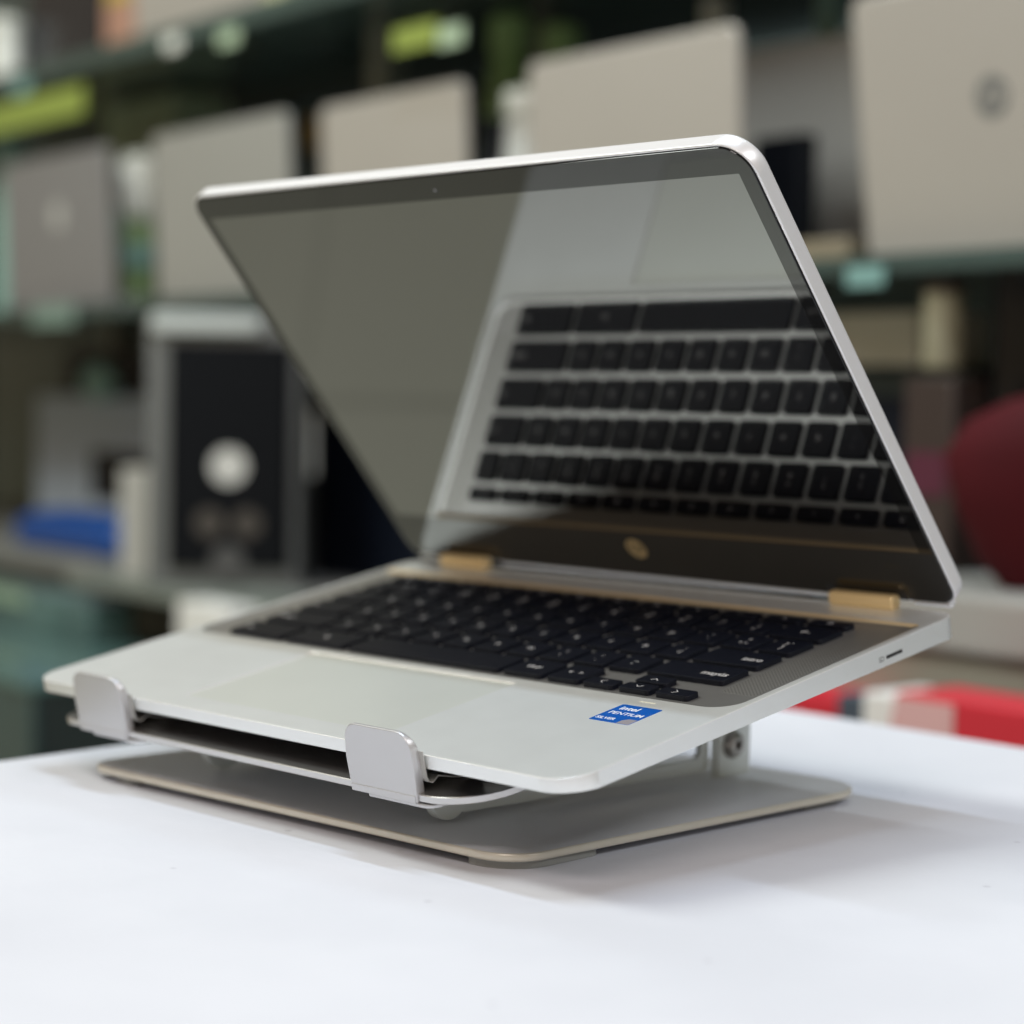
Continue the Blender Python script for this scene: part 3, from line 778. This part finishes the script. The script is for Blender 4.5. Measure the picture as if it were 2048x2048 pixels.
# mint strip added to paint a teal glint at the middle shelf
strip('pale mint painted glint on the middle shelf edge above the tower computer', -1440, -1300, 262, 290, C('mint_edge_glint', (0.20, 0.29, 0.25)))
# display case below, left
case = root('display_case', 'low glass display case with teal panels at lower left', 'display case', W3(-1500, -260, -760), (0, 0, ANG))
rbox('case_top', -900, 760, -90, 200, 606, 616, 3, 1, C('teal_glass', (0.10, 0.18, 0.17), 0.15, noise=(3, 0.5)), case, seg=2)
rbox('case_front', -900, 760, -86, -78, 40, 605, 1, 0.5, C('dark_teal_glass', (0.05, 0.085, 0.085), 0.12, noise=(3, 0.6)), case, seg=1)
rbox('case_body', -895, 755, -76, 195, 0, 605, 2, 1, C('case_inside', (0.02, 0.03, 0.03), 0.5), case, seg=1)
rbox('case_rail', -900, 760, -98, -87, 462, 484, 1, 0.5, C('rail_glow_patches', (0.22, 0.38, 0.34), 0.2, noise=(7, 1.0)), case, seg=1)  # mint mottling paints the teal glows along the rail
box('white_box', 'bright white box on the display case behind the left side of the laptop', 'box', -706, -592, -143.5, 84, 70, c_white2, off=-190)
box('mint_box', 'dark teal box with painted mint glow patches on the display case at lower left', 'box', -1640, -1010, -143.5, 52, 60, C('teal_patch_card', (0.10, 0.17, 0.16), 0.2, noise=(9, 0.9)), off=-150, panel=[(0.0, 0.35, 0.55, 0.98, C('mint_glow', (0.32, 0.50, 0.46), 0.3, noise=(14, 0.6))), (0.5, 0.7, 0.6, 0.98, C('sage_glow', (0.30, 0.42, 0.30), 0.3, noise=(14, 0.6)))])  # pale patches paint teal glows at the lower left
# right side
box('dark_printer', 'dark teal device right of the open screen under the champagne laptop', 'printer', 20, 190, -57.5, 258, 160, c_dteal, off=70, bev=5, panel=[(0.1, 0.9, 0.55, 0.9, G_navy)])
box('beige_carton', 'beige carton on top of the dark teal device', 'box', 30, 150, 201, 46, 90, c_cream, off=50)
bottle('cream bottle with brown side between the beige carton and the black monitor', 221, 196, 16, 72, C('olive_cream', (0.26, 0.24, 0.16)), c_brown, off=0, neck=0.9)
box('brown_parcel', 'brown parcel under the cream bottle', 'box', 196, 248, -57.5, 247, 40, c_brown, off=-16, panel=[(0.1, 0.9, 0.62, 0.76, c_mag)])
monitor('black monitor at the right edge behind the maroon bag', 206, 640, -57.5, 340, 50, G_navy)
bag = root('bag', 'rounded maroon bag on the grey boxes at the right edge', 'bag', W3(398, -70, 36.5), (0, 0, FACE-0.3), None)
bm = bmesh.new()
loops = []
for z, sx, sy, dx in ((0.5, 30, 22, -10), (20, 50, 30, -8), (60, 76, 40, 0), (95, 88, 44, 4), (120, 78, 40, 10), (136, 55, 30, 18), (143, 25, 15, 22)):
    loops.append([(dx+sx*math.copysign(abs(math.cos(2*math.pi*k/32))**0.8, math.cos(2*math.pi*k/32)), sy*math.copysign(abs(math.sin(2*math.pi*k/32))**0.8, math.sin(2*math.pi*k/32)), z) for k in range(32)])
loft_bm(bm, loops); finish(bm, 'bag_body', c_maroon, bag, smooth=60)
bm = bmesh.new(); loft_bm(bm, [[(22+16*math.cos(2*math.pi*k/20), -38-3*j, 118+10*math.sin(2*math.pi*k/20)) for k in range(20)] for j in (0, 1)])
finish(bm, 'badge', C('maroon_badge', (0.16, 0.07, 0.05), 0.5), bag)
box('grey_device', 'light grey boxed device under the maroon bag', 'device', 250, 600, -8, 44, 200, c_grey, off=-150, bev=6)
box('cream_device', 'cream coloured flat device at the bottom of the grey stack', 'device', 240, 600, -57, 48, 200, C('cream_plastic', (0.30, 0.29, 0.24), 0.4), off=-140, bev=5)
bench = root('bench', 'dark low bench behind the table holding red and white cartons', 'bench', W3(350, -250, -760), (0, 0, ANG))
rbox('bench_top', -420, 500, -90, 120, 590, 610, 3, 1, G_dark, bench, seg=1)
for x in (-400, 470): rbox('leg', x, x+30, -60, 90, 0, 589.5, 2, 1, G_dark, bench, seg=1)
box('red_carton', 'small red carton just past the far table edge', 'box', 250, 312, -149.5, 106, 60, c_red, off=-200, rot=0.1, panel=[(0, 1, 0.0, 0.6, c_cream)], group='red cartons behind the table')
box('slate_carton', 'slate carton between the small red carton and the white one', 'box', 317, 350, -149.5, 112, 60, c_navy, off=-210)
box('white_red_carton', 'white carton with red corner behind the far table edge', 'box', 356, 404, -149.5, 119, 60, c_white2, off=-225, panel=[(0.6, 1, 0.3, 0.9, c_red)])
box('red_white_carton', 'long red carton with white patch at the right edge', 'box', 409, 640, -149.5, 127, 60, c_red, off=-250, panel=[(0.0, 0.22, 0.55, 0.98, C('rose_white', (0.70, 0.42, 0.42)))], group='red cartons behind the table')

# smaller stock behind and around the display laptops
bottle('mint bottle at the far left end behind the grey laptop', -1850, 288.5, 30, 285, C('mint_bottle', (0.30, 0.52, 0.46), 0.3), c_teal, off=110, neck=0.7)
bottle('white tub left of the dark monitor on the top shelf', -1735, 632.5, 26, 112, c_white, c_white, off=50, neck=0.9)
box('slate_blue_carton', 'slate blue carton above the warm silver lid', 'box', -1560, -1180, 288.5, 300, 70, C('slate_blue_card', (0.10, 0.16, 0.20), 0.35), off=300, panel=[(0.1, 0.45, 0.62, 0.9, C('grey_sage', (0.24, 0.28, 0.25)))])
box('sage_carton', 'sage grey carton left of the grey green carton', 'box', -1150, -930, 288.5, 306, 70, C('sage_card', (0.20, 0.23, 0.20), 0.4), off=340, panel=[(0.2, 0.8, 0.75, 0.95, C('moss', (0.16, 0.22, 0.12)))])
bottle('light green bottle behind the gap right of the tall green bottle', -520, 288.5, 22, 300, c_pgreen, c_green, off=190, neck=0.8)
bottle('teal bottle behind the lid that rises over the screen', -330, 288.5, 24, 312, c_teal, c_white, off=250, neck=0.5)
bottle('mint bottle between the lid over the screen and the champagne lid', -150, 288.5, 20, 300, C('mint_bottle_b', (0.28, 0.46, 0.40), 0.3), c_teal, off=240, neck=0.6)
box('silver_box', 'pale grey box standing on the display case edge before the teal patched box', 'box', -1300, -1230, -143.5, 30, 40, c_grey, off=-262)
monitor('slim dark screen standing behind the dark box over the printer', -1500, -1290, -57.5, 300, 330)
box('small_white_box', 'small white box right of the tower computer', 'box', -755, -725, 132.5, 70, 20, c_white, off=112)

# small pale slips added along the shelf edges to paint blurred glints
for lab, x0, w_, z0, h_, m_, off in (
    ('small white painted glint on the upper shelf edge above the warm silver lid', -1040, 40, 598, 18, c_white, -38),
    ('small mint painted glint on the upper shelf edge above the grey laptop emblem', -1500, 50, 592, 22, c_teal, -40),
    ('small pale green painted glint on the upper shelf edge near the gold and black carton', -900, 44, 586, 20, c_pgreen, -38),
    ('small mint painted glint on the middle shelf edge under the champagne laptop', 150, 40, 262, 16, c_teal, -38),
    ('small white painted glint on the lower shelf edge left of the tower computer', -1300, 60, -84, 20, c_grey, -38)):
    strip(lab, x0, x0+w_, z0, z0+h_, m_, off)
